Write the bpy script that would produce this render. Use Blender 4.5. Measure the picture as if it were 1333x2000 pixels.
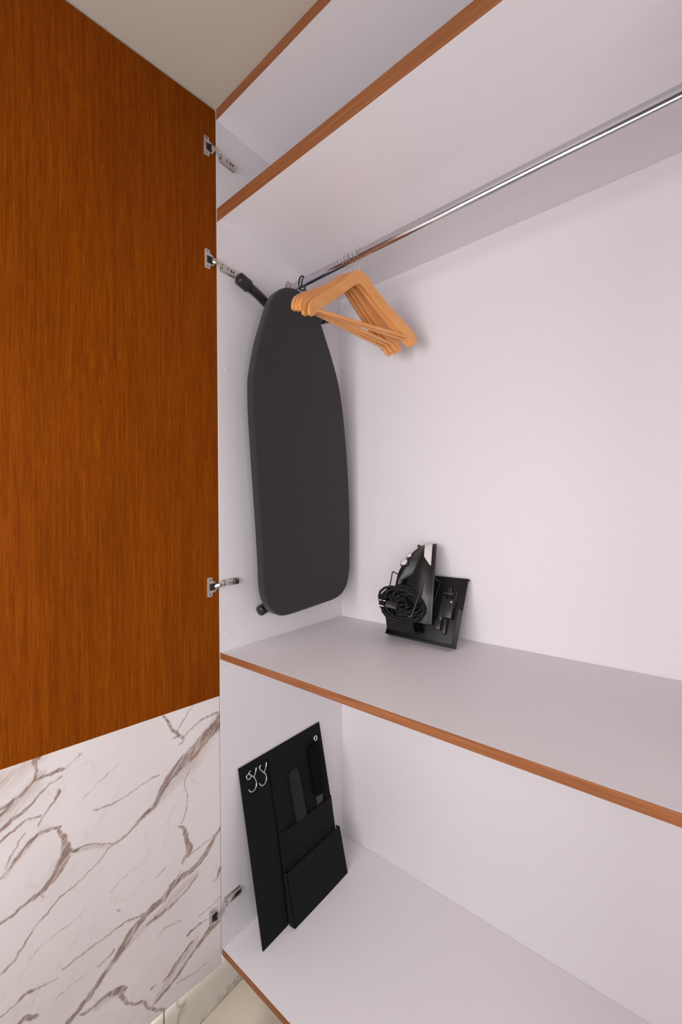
import bpy, bmesh, math, random
import numpy as np
from mathutils import Vector, Matrix, noise
random.seed(7)
D = bpy.data; C = bpy.context; COL = C.scene.collection
V = Vector
for o in list(D.objects): D.objects.remove(o)

# ------------------------------------------------------------------ camera
FPX = 807.814; SHX, SHY = -21.56, 11.70            # focal length and principal offset for a 1333x2000 frame
YAW, PITCH, ROLL = [math.radians(a) for a in (39.8853, -0.3374, -0.3417)]
FWD = V((-math.sin(YAW)*math.cos(PITCH), math.cos(YAW)*math.cos(PITCH), math.sin(PITCH)))
R0 = V((math.cos(YAW), math.sin(YAW), 0)); U0 = R0.cross(FWD)
RGT = math.cos(ROLL)*R0 + math.sin(ROLL)*U0
UPV = -math.sin(ROLL)*R0 + math.cos(ROLL)*U0
EYE = V((0.9962, -0.6998, 1.55))
cd = D.cameras.new('camera'); cam = D.objects.new('camera', cd); COL.objects.link(cam)
cd.sensor_fit = 'VERTICAL'; cd.sensor_height = 36.0; cd.lens = FPX/2000*36.0
cd.shift_x = -SHX/2000; cd.shift_y = SHY/2000; cd.clip_start = 0.02
M = Matrix((RGT, UPV, -FWD)).transposed().to_4x4(); M.translation = EYE
cam.matrix_world = M
C.scene.camera = cam

# ------------------------------------------------------------------ light and exposure
sc = C.scene
sc.view_settings.view_transform = 'Standard'; sc.view_settings.look = 'None'
sc.view_settings.exposure = 0.0; sc.view_settings.gamma = 1.0
sc.view_settings.use_curve_mapping = False
w = D.worlds.new('world'); sc.world = w; w.use_nodes = True
bg = w.node_tree.nodes['Background']
bg.inputs[0].default_value = (1.0, 0.955, 0.965, 1); bg.inputs[1].default_value = 0.10
def area(name, loc, target, sx, sy, power, col):
    l = D.lights.new(name, 'AREA'); l.shape = 'RECTANGLE'; l.size = sx; l.size_y = sy
    l.energy = power; l.color = col
    o = D.objects.new(name, l); COL.objects.link(o); o.location = loc
    o.rotation_euler = (V(target)-V(loc)).to_track_quat('-Z', 'Y').to_euler()
    return o
area('lamp_left', (0.30, -1.55, 1.75), (0.5, 0.5, 1.5), 0.6, 0.8, 14.0, (1.0, 0.96, 0.955))
area('fill_behind', (0.90, -1.35, 1.42), (0.3, 0.3, 1.2), 0.6, 0.6, 10.5, (1.0, 0.965, 0.96))  # added fill light behind the camera
area('fill_right', (1.70, -0.95, 1.30), (0.0, -0.35, 1.05), 0.8, 1.0, 8.0, (1.0, 0.965, 0.97))  # added fill from the right to brighten the left side panel, not a window

# ------------------------------------------------------------------ geometry helpers
def ray(px, py):
    return FWD + RGT*((px-666.5-SHX)/FPX) - UPV*((py-1000-SHY)/FPX)
def onplane(px, py, n, o):                          # a traced outline point on a real plane of the scene
    d = ray(px, py); n = V(n)
    return EYE + d*((V(o)-EYE).dot(n)/d.dot(n))
def bx(bm, x0, x1, y0, y1, z0, z1, bev=0.0, mat=None):
    vs = [bm.verts.new((x, y, z)) for x in (x0, x1) for y in (y0, y1) for z in (z0, z1)]
    F = [(0,1,3,2),(4,6,7,5),(0,4,5,1),(2,3,7,6),(0,2,6,4),(1,5,7,3)]
    fs = [bm.faces.new([vs[i] for i in f]) for f in F]
    if bev:
        es = list({e for f in fs for e in f.edges})
        r = bmesh.ops.bevel(bm, geom=es, offset=bev, segments=2, affect='EDGES', profile=0.5)
    return vs
def frame_box(bm, o, a, b, c, A, B, CC, bev=0.0):   # box in the frame o + a*A.. ; ranges given as tuples
    m = bmesh.new(); bx(m, a[0], a[1], b[0], b[1], c[0], c[1], bev)
    for v in m.verts: v.co = o + A*v.co.x + B*v.co.y + CC*v.co.z
    tmp = D.meshes.new('t'); m.to_mesh(tmp); m.free(); bm.from_mesh(tmp); D.meshes.remove(tmp)
def prism(bm, pts, off):                            # polygon (list of Vector) extruded by Vector off
    a = [bm.verts.new(p) for p in pts]; b = [bm.verts.new(V(p)+off) for p in pts]
    n = len(pts); bm.faces.new(a); bm.faces.new(b[::-1])
    for i in range(n): bm.faces.new((a[i], b[i], b[(i+1) % n], a[(i+1) % n]))
def spline(pts, sub=6, closed=False):
    P = [V(p) for p in pts]; n = len(P); out = []
    rng = range(n) if closed else range(n-1)
    for i in rng:
        p0 = P[(i-1) % n] if closed or i > 0 else P[0]; p1 = P[i]; p2 = P[(i+1) % n]
        p3 = P[(i+2) % n] if closed or i+2 < n else P[-1]
        for k in range(sub):
            t = k/sub
            out.append(0.5*((2*p1)+(-p0+p2)*t+(2*p0-5*p1+4*p2-p3)*t*t+(-p0+3*p1-3*p2+p3)*t**3))
    if not closed: out.append(P[-1].copy())
    return out
def tube(bm, pts, r, seg=10, closed=False, ry=None, up=None):
    P = [V(p) for p in pts]; n = len(P); rings = []
    rr = r if isinstance(r, (list, tuple)) else [r]*n
    prev = None
    for i in range(n):
        if closed: t = (P[(i+1) % n]-P[(i-1) % n]).normalized()
        else: t = (P[min(i+1, n-1)]-P[max(i-1, 0)]).normalized()
        if up is not None: a = (V(up)-t*V(up).dot(t)).normalized()
        elif prev is None:
            h = V((0, 0, 1)) if abs(t.z) < 0.9 else V((1, 0, 0)); a = (h-t*h.dot(t)).normalized()
        else: a = (prev-t*prev.dot(t)).normalized()
        prev = a; b = t.cross(a)
        ra = rr[i]; rb = ra if ry is None else (ry[i] if isinstance(ry, (list, tuple)) else ry)
        rings.append([bm.verts.new(P[i]+a*ra*math.cos(2*math.pi*k/seg)+b*rb*math.sin(2*math.pi*k/seg)) for k in range(seg)])
    for i in range(n if closed else n-1):
        A = rings[i]; B = rings[(i+1) % n]
        for k in range(seg): bm.faces.new((A[k], A[(k+1) % seg], B[(k+1) % seg], B[k]))
    if not closed:
        bm.faces.new(rings[0][::-1]); bm.faces.new(rings[-1])
def disc(bm, c, n, r, h, seg=20):
    n = V(n).normalized(); tube(bm, [V(c), V(c)+n*h], r, seg)
def wloc(o):
    v = V((0, 0, 0))
    while o is not None: v += o.location; o = o.parent
    return v
def obj(name, bm, m, parent=None, smooth=None, local=False):
    bmesh.ops.recalc_face_normals(bm, faces=bm.faces)
    if parent is not None and not local:
        bmesh.ops.translate(bm, verts=bm.verts, vec=-wloc(parent))
    me = D.meshes.new(name); bm.to_mesh(me); bm.free()
    o = D.objects.new(name, me); COL.objects.link(o)
    if m: me.materials.append(m)
    if parent is not None: o.parent = parent
    if smooth: 
        for p in me.polygons: p.use_smooth = True
        me.set_sharp_from_angle(angle=math.radians(smooth))
    return o
def thing(name, label, cat, loc=(0, 0, 0), group=None):
    o = D.objects.new(name, None); COL.objects.link(o); o.location = loc; o.empty_display_size = 0.05
    tag(o, label, cat, group); return o
def tag(o, label, cat, group=None):
    o['label'] = label; o['category'] = cat
    if group: o['group'] = group
def group_node(name, parent, loc=(0, 0, 0)):        # a part that only holds sub-parts
    o = D.objects.new(name, None); COL.objects.link(o); o.parent = parent; o.location = V(loc)-wloc(parent)
    o.empty_display_size = 0.02
    return o
def struct(name, bm, m, smooth=None):
    o = obj(name, bm, m, smooth=smooth); o['kind'] = 'structure'; return o

# ------------------------------------------------------------------ materials
def s2l(c):
    return tuple((x/12.92 if x <= 0.04045 else ((x+0.055)/1.055)**2.4) for x in [v/255 for v in c]) + (1,)
def newmat(name, col=(0.8, 0.8, 0.8, 1), rough=0.5, metal=0.0, spec=0.5):
    m = D.materials.new(name); m.use_nodes = True
    b = m.node_tree.nodes['Principled BSDF']
    b.inputs['Base Color'].default_value = col; b.inputs['Roughness'].default_value = rough
    b.inputs['Metallic'].default_value = metal; b.inputs['Specular IOR Level'].default_value = spec
    return m, m.node_tree, b
def N(nt, t, **kw):
    n = nt.nodes.new(t)
    for k, v in kw.items():
        if isinstance(k, str) and hasattr(n, k): setattr(n, k, v)
    return n
def coords(nt, scale=(1, 1, 1), rot=(0, 0, 0), loc=(0, 0, 0)):
    g = N(nt, 'ShaderNodeNewGeometry'); mp = N(nt, 'ShaderNodeMapping')
    mp.inputs['Scale'].default_value = scale; mp.inputs['Rotation'].default_value = rot; mp.inputs['Location'].default_value = loc
    nt.links.new(g.outputs['Position'], mp.inputs['Vector']); return mp.outputs[0]
def rcoords(nt, rot, scale):
    g = N(nt, 'ShaderNodeNewGeometry'); a = N(nt, 'ShaderNodeMapping'); b2 = N(nt, 'ShaderNodeMapping')
    a.inputs['Rotation'].default_value = rot; b2.inputs['Scale'].default_value = scale
    nt.links.new(g.outputs['Position'], a.inputs['Vector']); nt.links.new(a.outputs[0], b2.inputs['Vector']); return b2.outputs[0]
def noise_n(nt, vec, scale, detail=3, rough=0.5, dist=0.0):
    n = N(nt, 'ShaderNodeTexNoise'); n.inputs['Scale'].default_value = scale; n.inputs['Detail'].default_value = detail
    n.inputs['Roughness'].default_value = rough; n.inputs['Distortion'].default_value = dist
    nt.links.new(vec, n.inputs['Vector']); return n.outputs['Fac']
def ramp(nt, fac, stops):
    r = N(nt, 'ShaderNodeValToRGB'); e = r.color_ramp.elements
    e[0].position, e[0].color = stops[0]; e[1].position, e[1].color = stops[-1]
    for p, c in stops[1:-1]:
        x = e.new(p); x.color = c
    nt.links.new(fac, r.inputs[0]); return r.outputs[0]
def mix(nt, fac, a, b, mode='MIX'):
    m = N(nt, 'ShaderNodeMix'); m.data_type = 'RGBA'; m.blend_type = mode
    for s, v in ((m.inputs[0], fac), (m.inputs[6], a), (m.inputs[7], b)):
        if hasattr(v, 'is_linked') or hasattr(v, 'links'): nt.links.new(v, s)
        else: s.default_value = v
    return m.outputs[2]
def math_n(nt, op, a, b=0.0, clamp=False):
    m = N(nt, 'ShaderNodeMath'); m.operation = op; m.use_clamp = clamp
    for s, v in ((m.inputs[0], a), (m.inputs[1], b)):
        if hasattr(v, 'links'): nt.links.new(v, s)
        else: s.default_value = v
    return m.outputs[0]
def bump(nt, b, h, strength, dist):
    n = N(nt, 'ShaderNodeBump'); n.inputs['Strength'].default_value = strength; n.inputs['Distance'].default_value = dist
    nt.links.new(h, n.inputs['Height']); nt.links.new(n.outputs[0], b.inputs['Normal'])
def grain_mat(name, lo, mid, hi, scale, rough=0.5, spec=0.4, fine=(1, 1, 1), bstr=0.15, patch=None, fl=0.80):
    m, nt, b = newmat(name, rough=rough, spec=spec)
    f1 = noise_n(nt, coords(nt, scale), 1.0, 4, 0.6, 0.3)
    c = ramp(nt, f1, [(0.28, lo), (0.5, mid), (0.74, hi)])
    f2 = noise_n(nt, coords(nt, fine), 1.0, 2, 0.6)
    f2r = ramp(nt, f2, [(0.35, (fl, fl-0.01, fl-0.03, 1)), (0.65, (1.0 if fl > .9 else 1.12,)*3+(1,))])
    c = mix(nt, 1.0, c, f2r, 'MULTIPLY')
    if patch:
        f3 = noise_n(nt, coords(nt, patch), 1.0, 2, 0.5)
        c = mix(nt, 1.0, c, ramp(nt, f3, [(0.3, (0.90, 0.89, 0.87, 1)), (0.7, (1.06, 1.06, 1.05, 1))]), 'MULTIPLY')
    nt.links.new(c, b.inputs['Base Color'])
    bump(nt, b, f2, bstr, 0.0004)
    return m
def speck_mat(name, col, rough=0.55, spec=0.35, amt=0.03, sc_=400, bs=0.05, metal=0.0):
    m, nt, b = newmat(name, rough=rough, spec=spec, metal=metal)
    f = noise_n(nt, coords(nt), sc_, 2, 0.6)
    lo = tuple(x*(1-amt) for x in col[:3])+(1,); hi = tuple(min(1, x*(1+amt)) for x in col[:3])+(1,)
    nt.links.new(ramp(nt, f, [(0.35, lo), (0.65, hi)]), b.inputs['Base Color'])
    if bs: bump(nt, b, f, bs, 0.0003)
    return m
WHITE = speck_mat('white_melamine', (0.80, 0.768, 0.798, 1), 0.45, 0.25, 0.012, 900, 0.04)
EDGE = grain_mat('walnut_edge_band', s2l((128, 76, 42)), s2l((146, 90, 54)), s2l((160, 104, 68)), (3, 60, 180), 0.5, 0.3, (8, 200, 500), 0.1)
DOORW = grain_mat('stained_oak_veneer', s2l((116, 52, 1)), s2l((129, 61, 2)), s2l((142, 72, 5)), (150, 150, 5), 0.62, 0.06, (560, 560, 26), 0.35, (7, 7, 1.6))
HANG = grain_mat('lacquered_beech', s2l((226, 156, 92)), s2l((232, 165, 100)), s2l((236, 174, 112)), (22, 10, 22), 0.35, 0.45, (120, 30, 120), 0.02, None, 0.97)
CEILM = speck_mat('beige_ceiling_paint', (0.56, 0.50, 0.43, 1), 0.9, 0.2, 0.02, 500, 0.05)
WALLM = speck_mat('room_wall_paint', (0.72, 0.68, 0.64, 1), 0.8, 0.2, 0.02, 300, 0.05)
CHROME, _, _b = newmat('chrome', (0.62, 0.62, 0.66, 1), 0.14, 1.0)
NICKEL = speck_mat('nickel_plated_steel', (0.66, 0.62, 0.585, 1), 0.27, 0.5, 0.03, 250, 0.02, 1.0)
WIRE, _, _b = newmat('polished_steel_wire', (0.86, 0.84, 0.85, 1), 0.38, 1.0)
DARK, _, _b = newmat('dark_recess', (0.003, 0.003, 0.003, 1), 0.9, 0.0, 0.1)
BLKPL = speck_mat('black_plastic', (0.012, 0.012, 0.013, 1), 0.38, 0.5, 0.1, 500, 0.05)
IRONB = speck_mat('dark_grey_glossy_plastic', (0.011, 0.0115, 0.0120, 1), 0.34, 0.4, 0.05, 300, 0.0)
SMOKE = speck_mat('smoked_tank_plastic', (0.045, 0.040, 0.045, 1), 0.12, 0.6, 0.05, 300, 0.0)
SILVER = speck_mat('silver_plastic', (0.72, 0.68, 0.69, 1), 0.35, 0.5, 0.03, 400, 0.0)
BLKMET = speck_mat('black_powder_coated_steel', (0.009, 0.0088, 0.009, 1), 0.42, 0.32, 0.12, 900, 0.12)
GREYPL = speck_mat('dark_grey_plastic', (0.026, 0.025, 0.026, 1), 0.35, 0.5, 0.08, 500, 0.05)
TUBEM = speck_mat('black_lacquered_tube', (0.018, 0.018, 0.019, 1), 0.25, 0.5, 0.05, 500, 0.0)
CORDM = speck_mat('black_rubber_cord', (0.0035, 0.0035, 0.004, 1), 0.55, 0.3, 0.1, 900, 0.1)
CAPW, _, _b = newmat('white_plastic_cap', (0.86, 0.82, 0.84, 1), 0.35)
def fabric_mat(name, col, rough, sx, bstr):
    m, nt, b = newmat(name, rough=rough, spec=0.2)
    g = coords(nt)
    f = noise_n(nt, coords(nt, (sx, sx, sx*0.5)), 1.0, 2, 0.7); f2 = noise_n(nt, coords(nt, (sx*.5, sx*.5, sx)), 1.0, 2, 0.7)
    s = math_n(nt, 'ADD', f, f2); s = math_n(nt, 'MULTIPLY', s, 0.5)
    lo = tuple(x*0.72 for x in col[:3])+(1,); hi = tuple(x*1.35 for x in col[:3])+(1,)
    nt.links.new(ramp(nt, s, [(0.38, lo), (0.62, hi)]), b.inputs['Base Color'])
    b.inputs['Sheen Weight'].default_value = 0.15; b.inputs['Sheen Roughness'].default_value = 0.6
    bump(nt, b, s, bstr, 0.0006); return m
COVER = fabric_mat('charcoal_cotton_cover', (0.023, 0.0195, 0.0205, 1), 0.95, 1500, 0.35)
FELT = fabric_mat('black_felt', (0.0048, 0.0054, 0.0052, 1), 1.0, 2200, 0.4)
FELT.node_tree.nodes['Principled BSDF'].inputs['Sheen Weight'].default_value = 0.03
BRISTLE = fabric_mat('dark_grey_velour', (0.016, 0.015, 0.015, 1), 1.0, 1800, 0.4)
BRISTLE.node_tree.nodes['Principled BSDF'].inputs['Sheen Weight'].default_value = 0.05
def emit_mat(name, col, s):
    m, nt, b = newmat(name); b.inputs['Base Color'].default_value = (0.8, 0.8, 0.8, 1)
    b.inputs['Emission Color'].default_value = col; b.inputs['Emission Strength'].default_value = s; return m
LED = emit_mat('led_strip_glow', (1.0, 0.91, 0.80, 1), 18.0)

# marble of the door: vein darkness comes with the mesh as an attribute, streaks and grain are nodes
MARB, nt, b = newmat('veined_marble_laminate', rough=0.33, spec=0.4)
at1 = N(nt, 'ShaderNodeAttribute'); at1.attribute_name = 'vein'
at2 = N(nt, 'ShaderNodeAttribute'); at2.attribute_name = 'halo'
base = ramp(nt, noise_n(nt, coords(nt, (3, 5, 5)), 1.0, 3), [(0.3, (0.735, 0.68, 0.675, 1)), (0.7, (0.80, 0.75, 0.745, 1))])
stre = noise_n(nt, rcoords(nt, (0.72, 0, 0), (60, 190, 26)), 1.0, 4, 0.6, 0.4)
vf = math_n(nt, 'MULTIPLY', at1.outputs['Fac'], ramp(nt, stre, [(0.34, (0.30, .30, .30, 1)), (0.56, (1, 1, 1, 1))]), True)
hf = math_n(nt, 'MULTIPLY', at2.outputs['Fac'], ramp(nt, stre, [(0.3, (0.2, .2, .2, 1)), (0.7, (1, 1, 1, 1))]), True)
c1 = mix(nt, hf, base, s2l((182, 158, 144)))
vcol = ramp(nt, noise_n(nt, coords(nt), 24, 3), [(0.35, s2l((118, 98, 92))), (0.65, s2l((150, 116, 98)))])
c2 = mix(nt, vf, c1, vcol)
# faint hairline veins
hv = noise_n(nt, rcoords(nt, (0.72, 0, 0), (5, 12, 3)), 1.0, 3, 0.5, 0.3)
hl = math_n(nt, 'ABSOLUTE', math_n(nt, 'SUBTRACT', hv, 0.5)); hl = ramp(nt, hl, [(0.0, (0.14, .14, .14, 1)), (0.010, (0, 0, 0, 1))])
c3 = mix(nt, hl, c2, s2l((165, 145, 138)))
nt.links.new(c3, b.inputs['Base Color'])

# baseboard / floor stone
def stone(name, basec, veinc, sc_, lo=0.012, rough=0.25):
    m, nt, b = newmat(name, rough=rough, spec=0.5)
    cl = noise_n(nt, coords(nt, (sc_,)*3), 0.8, 4, 0.6, 0.8)
    a = math_n(nt, 'ABSOLUTE', math_n(nt, 'SUBTRACT', cl, 0.5))
    f = ramp(nt, a, [(0.0, (0.8, .8, .8, 1)), (lo, (0.35, .35, .35, 1)), (lo*4, (0, 0, 0, 1))])
    c = mix(nt, f, basec, veinc)
    bl = noise_n(nt, coords(nt, (9, 9, 6)), 1.0, 2)
    c = mix(nt, ramp(nt, bl, [(0.60, (0, 0, 0, 1)), (0.75, (0.30, .30, .30, 1))]), c, veinc)
    nt.links.new(c, b.inputs['Base Color']); return m
STONE = stone('polished_white_marble', (0.74, 0.71, 0.66, 1), (0.30, 0.33, 0.27, 1), 2.6, 0.006)
FLOORM = stone('cream_stone_tile', (0.44, 0.385, 0.335, 1), (0.32, 0.32, 0.24, 1), 2.0, 0.006, 0.35)

# ------------------------------------------------------------------ levels of the wardrobe (floor is z = 0)
DEP = 0.56; WID = 1.11
ZT = 2.6708; ZC = 2.700                    # underside and top of the top board
ZR0, ZR1 = 2.3839, 2.4198                  # thick shelf above the rod
ZM0, ZM1 = 1.1425, 1.1610                  # middle shelf
ZB0, ZB1 = 0.2936, 0.3113                  # bottom board
PAN = 0.018

# ------------------------------------------------------------------ room
bm = bmesh.new(); bx(bm, -0.12, 3.2, -3.6, 0.62, ZC, ZC+0.1); struct('ceiling', bm, CEILM)
bm = bmesh.new(); bx(bm, -0.24, 3.2, -3.6, 0.62, -0.06, -0.012); fl = struct('floor', bm, WALLM)
k = 0
for ix in range(3):                         # large stone tiles laid on the floor
    for iy in range(4):
        x0 = -0.1197+ix*1.1; y0 = -3.58+iy*1.05
        t = bmesh.new(); bx(t, x0, x0+1.097, y0, min(y0+1.047, 0.6), -0.012, 0.0, 0.0008)
        obj('tile', t, FLOORM, fl)
bm = bmesh.new(); bx(bm, -0.24, 3.2, 0.58, 0.68, 0, ZC); struct('wall_back', bm, WALLM)
bm = bmesh.new(); bx(bm, -0.24, -0.135, -3.6, 0.58, 0, ZC); bx(bm, -0.135, -0.108, -3.6, 0.58, 0.174, ZC)
struct('wall_left', bm, WALLM)
base_l = bmesh.new(); bx(base_l, -0.1345, -0.128, -3.6, 0.56, 0.0, 0.169)
bl = struct('baseboard_left', base_l, GREYPL)
for y0, y1 in ((-3.55, -2.33), (-2.328, -1.22), (-1.218, -0.1145), (-0.1095, 0.555)):
    t = bmesh.new(); bx(t, -0.130, -0.120, y0, y1, 0.0, 0.168, 0.001); obj('marble_slab', t, STONE, bl)
led = thing('led_strip', 'warm white light strip glowing above the marble baseboard under the open door', 'light strip', (-0.114, -0.6, 0.1700))
bm = bmesh.new(); bx(bm, -0.1195, -0.1082, -1.4, 0.25, 0.1720, 0.1739, 0.0004); obj('carrier', bm, CAPW, led)
bm = bmesh.new(); bx(bm, -0.1190, -0.1090, -1.4, 0.25, 0.1700, 0.1720); obj('diffuser', bm, LED, led)

# ------------------------------------------------------------------ wardrobe
wd = thing('wardrobe', 'white built-in wardrobe with brown wood-edged shelves and one open door', 'wardrobe', (0.555, 0.28, 0.0))
def panel(name, x0, x1, y0, y1, z0, z1, mat=WHITE, par=wd, bev=0.0006):
    t = bmesh.new(); bx(t, x0, x1, y0, y1, z0, z1, bev); return obj(name, t, mat, par)
panel('side_panel', -PAN, 0, 0.0, DEP, ZB0, ZC)
panel('side_panel', WID, WID+PAN, 0.002, DEP, ZB0, ZC)  # unseen right side, set close in to block light from the right back panel
panel('back_panel', -PAN, WID+PAN, DEP, DEP+0.012, ZB0, ZC)
panel('filler_strip', -0.107, -PAN-0.001, 0.03, 0.048, ZB0, ZC)
def shelf(z0, z1, name='shelf'):
    s = panel(name, 0.0003, WID-0.0003, 0.002, DEP-0.0005, z0, z1)
    t = bmesh.new(); bx(t, -0.0, WID, 0.0, 0.0019, z0, z1, 0.0004); e = obj('edge_band', t, EDGE, s)
    e['label'] = 'brown wood-grain edge strip'
    return s
shelf(ZT, ZC-0.001, 'top_board'); shelf(ZR0, ZR1); shelf(ZM0, ZM1); shelf(ZB0, ZB1, 'bottom_board')
panel('plinth', 0.0, WID, 0.30, 0.318, 0.0, ZB0-0.001)
# white screw caps on the left side panel
for y, z in ((0.0264, 1.9728), (0.0249, 1.2124), (0.0221, 1.1019), (0.512, 1.2120)):
    t = bmesh.new(); disc(t, (0, y, z), (1, 0, 0), 0.0042, 0.0009, 16); obj('screw_cap', t, CAPW, wd, 40)
# hanging rod : oval chrome tube with end brackets
RY, RZ = 0.28, 2.3055
t = bmesh.new(); tube(t, [V((0.003, RY, RZ)), V((WID-0.003, RY, RZ))], 0.015, 40, ry=0.0085, up=(0, 0, 1))
rod = obj('hanging_rod', t, CHROME, wd, 50); rod['label'] = 'chrome oval rod'
for xx, s in ((0.0, 1), (WID, -1)):
    t = bmesh.new()
    tube(t, [V((xx, RY, RZ)), V((xx+s*0.003, RY, RZ))], 0.030, 32, ry=0.015, up=(0, 0, 1))
    tube(t, [V((xx+s*0.003, RY, RZ)), V((xx+s*0.017, RY, RZ))], 0.0185, 32, ry=0.0125, up=(0, 0, 1))
    obj('rod_bracket', t, NICKEL, rod, 40)

# ------------------------------------------------------------------ the open door (swung 96 degrees)
TH = math.radians(6.3)
DN = V((math.cos(TH), -math.sin(TH), 0)); DR = V((-math.sin(TH), -math.cos(TH), 0)); DO = V((-0.0006, -0.0025, 0)); DZ = V((0, 0, 1))
ZD0, ZS, ZD1 = 0.2716, 1.0378, 2.694
door = D.objects.new('door', None); COL.objects.link(door); door.parent = wd; door.location = DO-wloc(wd); door.empty_display_size = 0.05
door['label'] = 'open door leaf, stained oak above and marble below'
t = bmesh.new(); frame_box(t, DO, (0.0, 0.80), (ZS+0.0006, ZD1), (-0.020, 0), DR, DZ, DN, 0.0007)
o = obj('wood_panel', t, DOORW, door); o['label'] = 'orange-brown stained oak veneer'
# marble panel: finely gridded face carrying the veins
VEINS = [  # (points in a 2.777x crop whose corner is (0,1340)), (x, y, width); kind v = dark vein, h = pale brown band
 ('v', [(1187,150,14),(1184,200,52),(1120,270,52),(1060,345,58),(985,420,48),(925,490,38),(870,580,26),(840,650,20),(780,700,12),(720,770,9),(650,840,6),(600,870,6),(540,950,5),(480,1010,4),(400,1090,5),(330,1140,5),(260,1230,5),(180,1320,6),(120,1420,6),(60,1510,5),(-80,1640,5)]),
 ('h', [(1187,180,70),(1060,390,90),(960,500,70),(880,600,45),(780,710,24),(700,790,14)]),
 ('v', [(1000,275,5),(1060,210,6),(1130,165,7),(1190,140,8)]), ('v', [(885,165,8),(912,195,10),(935,235,11),(965,260,13),(995,290,10),(975,320,5)]),
 ('v', [(940,285,5),(985,265,7)]), ('v', [(955,250,4),(1000,180,5),(1045,105,3)]),
 ('v', [(1025,470,5),(1000,530,4),(1018,600,4),(1010,670,4),(988,740,7)]),
 ('v', [(968,762,8),(1000,775,14),(1012,830,22),(1030,890,28),(1003,935,18),(990,965,6)]),
 ('v', [(1200,765,14),(1150,850,22),(1105,925,24),(1050,990,22),(980,1040,28),(932,1090,30),(890,1150,30),(820,1210,26),(760,1280,28),(705,1350,32),(658,1430,30),(610,1500,24),(560,1570,20),(500,1660,20),(440,1740,20),(390,1800,20),(350,1850,18),(250,1960,16)]),
 ('h', [(1065,1025,40),(1000,1085,44),(930,1160,44),(870,1230,36),(790,1300,34),(730,1370,26),(650,1450,18)]),
 ('v', [(1070,1030,8),(1010,1110,6),(940,1180,9),(870,1240,12),(800,1290,8)]),
 ('v', [(1185,790,4),(1100,860,4),(1040,910,5)]), ('v', [(980,1000,4),(940,1080,4)]),
 ('v', [(318,780,8),(345,820,16),(358,870,26),(352,920,34),(325,980,32),(290,1040,24),(240,1100,17),(180,1150,13),(120,1200,10),(60,1250,9),(-60,1340,8)]),
 ('v', [(365,895,14),(420,888,7),(470,860,6),(530,855,5),(600,855,5),(640,842,4)]), ('h', [(380,900,20),(450,885,22),(520,870,20),(580,870,14)]),
 ('v', [(215,385,14),(190,400,20),(195,450,8),(190,510,8),(140,570,7),(80,620,10),(30,680,10),(-30,730,10)]),
 ('h', [(215,380,60),(120,440,70),(30,500,90),(-60,560,90)]), ('h', [(220,480,40),(120,600,50),(20,700,60),(-60,760,60)]),
 ('v', [(340,450,12),(290,470,10),(220,500,8),(160,540,6),(100,600,8),(50,640,12),(-40,690,10)]),
 ('v', [(320,570,12),(300,620,8),(250,680,6),(210,760,5)]), ('v', [(330,490,6),(250,550,5),(170,640,8),(100,700,11),(40,750,14),(-50,830,14)]),
 ('v', [(325,768,8),(260,780,11),(200,810,12),(150,860,8),(100,920,8),(40,1000,6),(-20,1070,4)]), ('h', [(240,780,30),(160,860,30),(90,940,26),(20,1040,20)]),
 ('v', [(-20,860,6),(90,770,9),(160,720,6),(215,710,6)]), ('v', [(130,800,4),(80,890,5),(30,990,5)]),
 ('v', [(865,480,4),(800,515,5),(720,570,4),(650,620,4),(580,650,6),(510,675,4)]), ('v', [(350,450,3),(420,385,3),(440,370,2)]),
 ('v', [(780,1240,8),(700,1270,7),(640,1310,6),(560,1370,5),(480,1430,5),(400,1490,5),(340,1540,4)]),
 ('v', [(1200,1265,6),(1150,1310,30),(1120,1345,24),(1080,1400,16),(1030,1470,11),(990,1530,12),(950,1590,15),(900,1650,12),(850,1710,10),(820,1745,8)]),
 ('v', [(1045,1385,12),(1000,1440,8),(960,1500,14),(930,1550,15),(890,1600,8)]), ('h', [(1060,1380,40),(980,1500,44),(900,1620,40),(840,1710,26)]),
 ('v', [(1120,1265,5),(1060,1310,8),(1020,1350,9)]),
 ('v', [(682,1638,14),(640,1652,26),(590,1672,18),(550,1700,14),(510,1740,11),(470,1770,10),(440,1780,8)]), ('h', [(670,1650,34),(600,1690,30),(520,1750,26)]),
 ('v', [(655,1670,20),(690,1720,9),(740,1722,8),(780,1712,8),(800,1740,9),(840,1755,11),(895,1757,9)]),
 ('v', [(95,1840,12),(140,1800,16),(195,1795,14)]), ('v', [(1196,985,14),(1182,1030,8),(1160,1060,4)]), ('v', [(1200,1140,4),(1130,1210,4),(1080,1245,3)]),
 ('v', [(900,980,4),(850,1040,4)]), ('v', [(980,1270,4),(900,1310,4),(860,1360,3)]), ('v', [(620,1430,7),(570,1490,6),(530,1520,5)]),
 ('v', [(-20,1815,4),(60,1750,4),(150,1665,9),(230,1630,5),(310,1585,3)]), ('v', [(650,420,2),(560,500,2),(480,580,2),(420,640,2)]),
 ('v', [(1195,1180,3),(1130,1260,3)]), ('v', [(640,1215,10),(650,1225,4)]), ('v', [(230,1135,6),(240,1145,4)]), ('v', [(430,370,6),(425,385,3)]),
 ('v', [(960,1610,4),(1050,1560,3),(1120,1500,3)]), ('v', [(820,1640,8),(850,1620,4)]), ('v', [(300,1700,2),(380,1630,2),(470,1560,2)]),
 ('v', [(160,1480,2),(260,1380,2),(380,1290,2),(470,1210,2)]), ('v', [(600,1120,2),(660,1050,2),(740,980,2)]),
]
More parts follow.
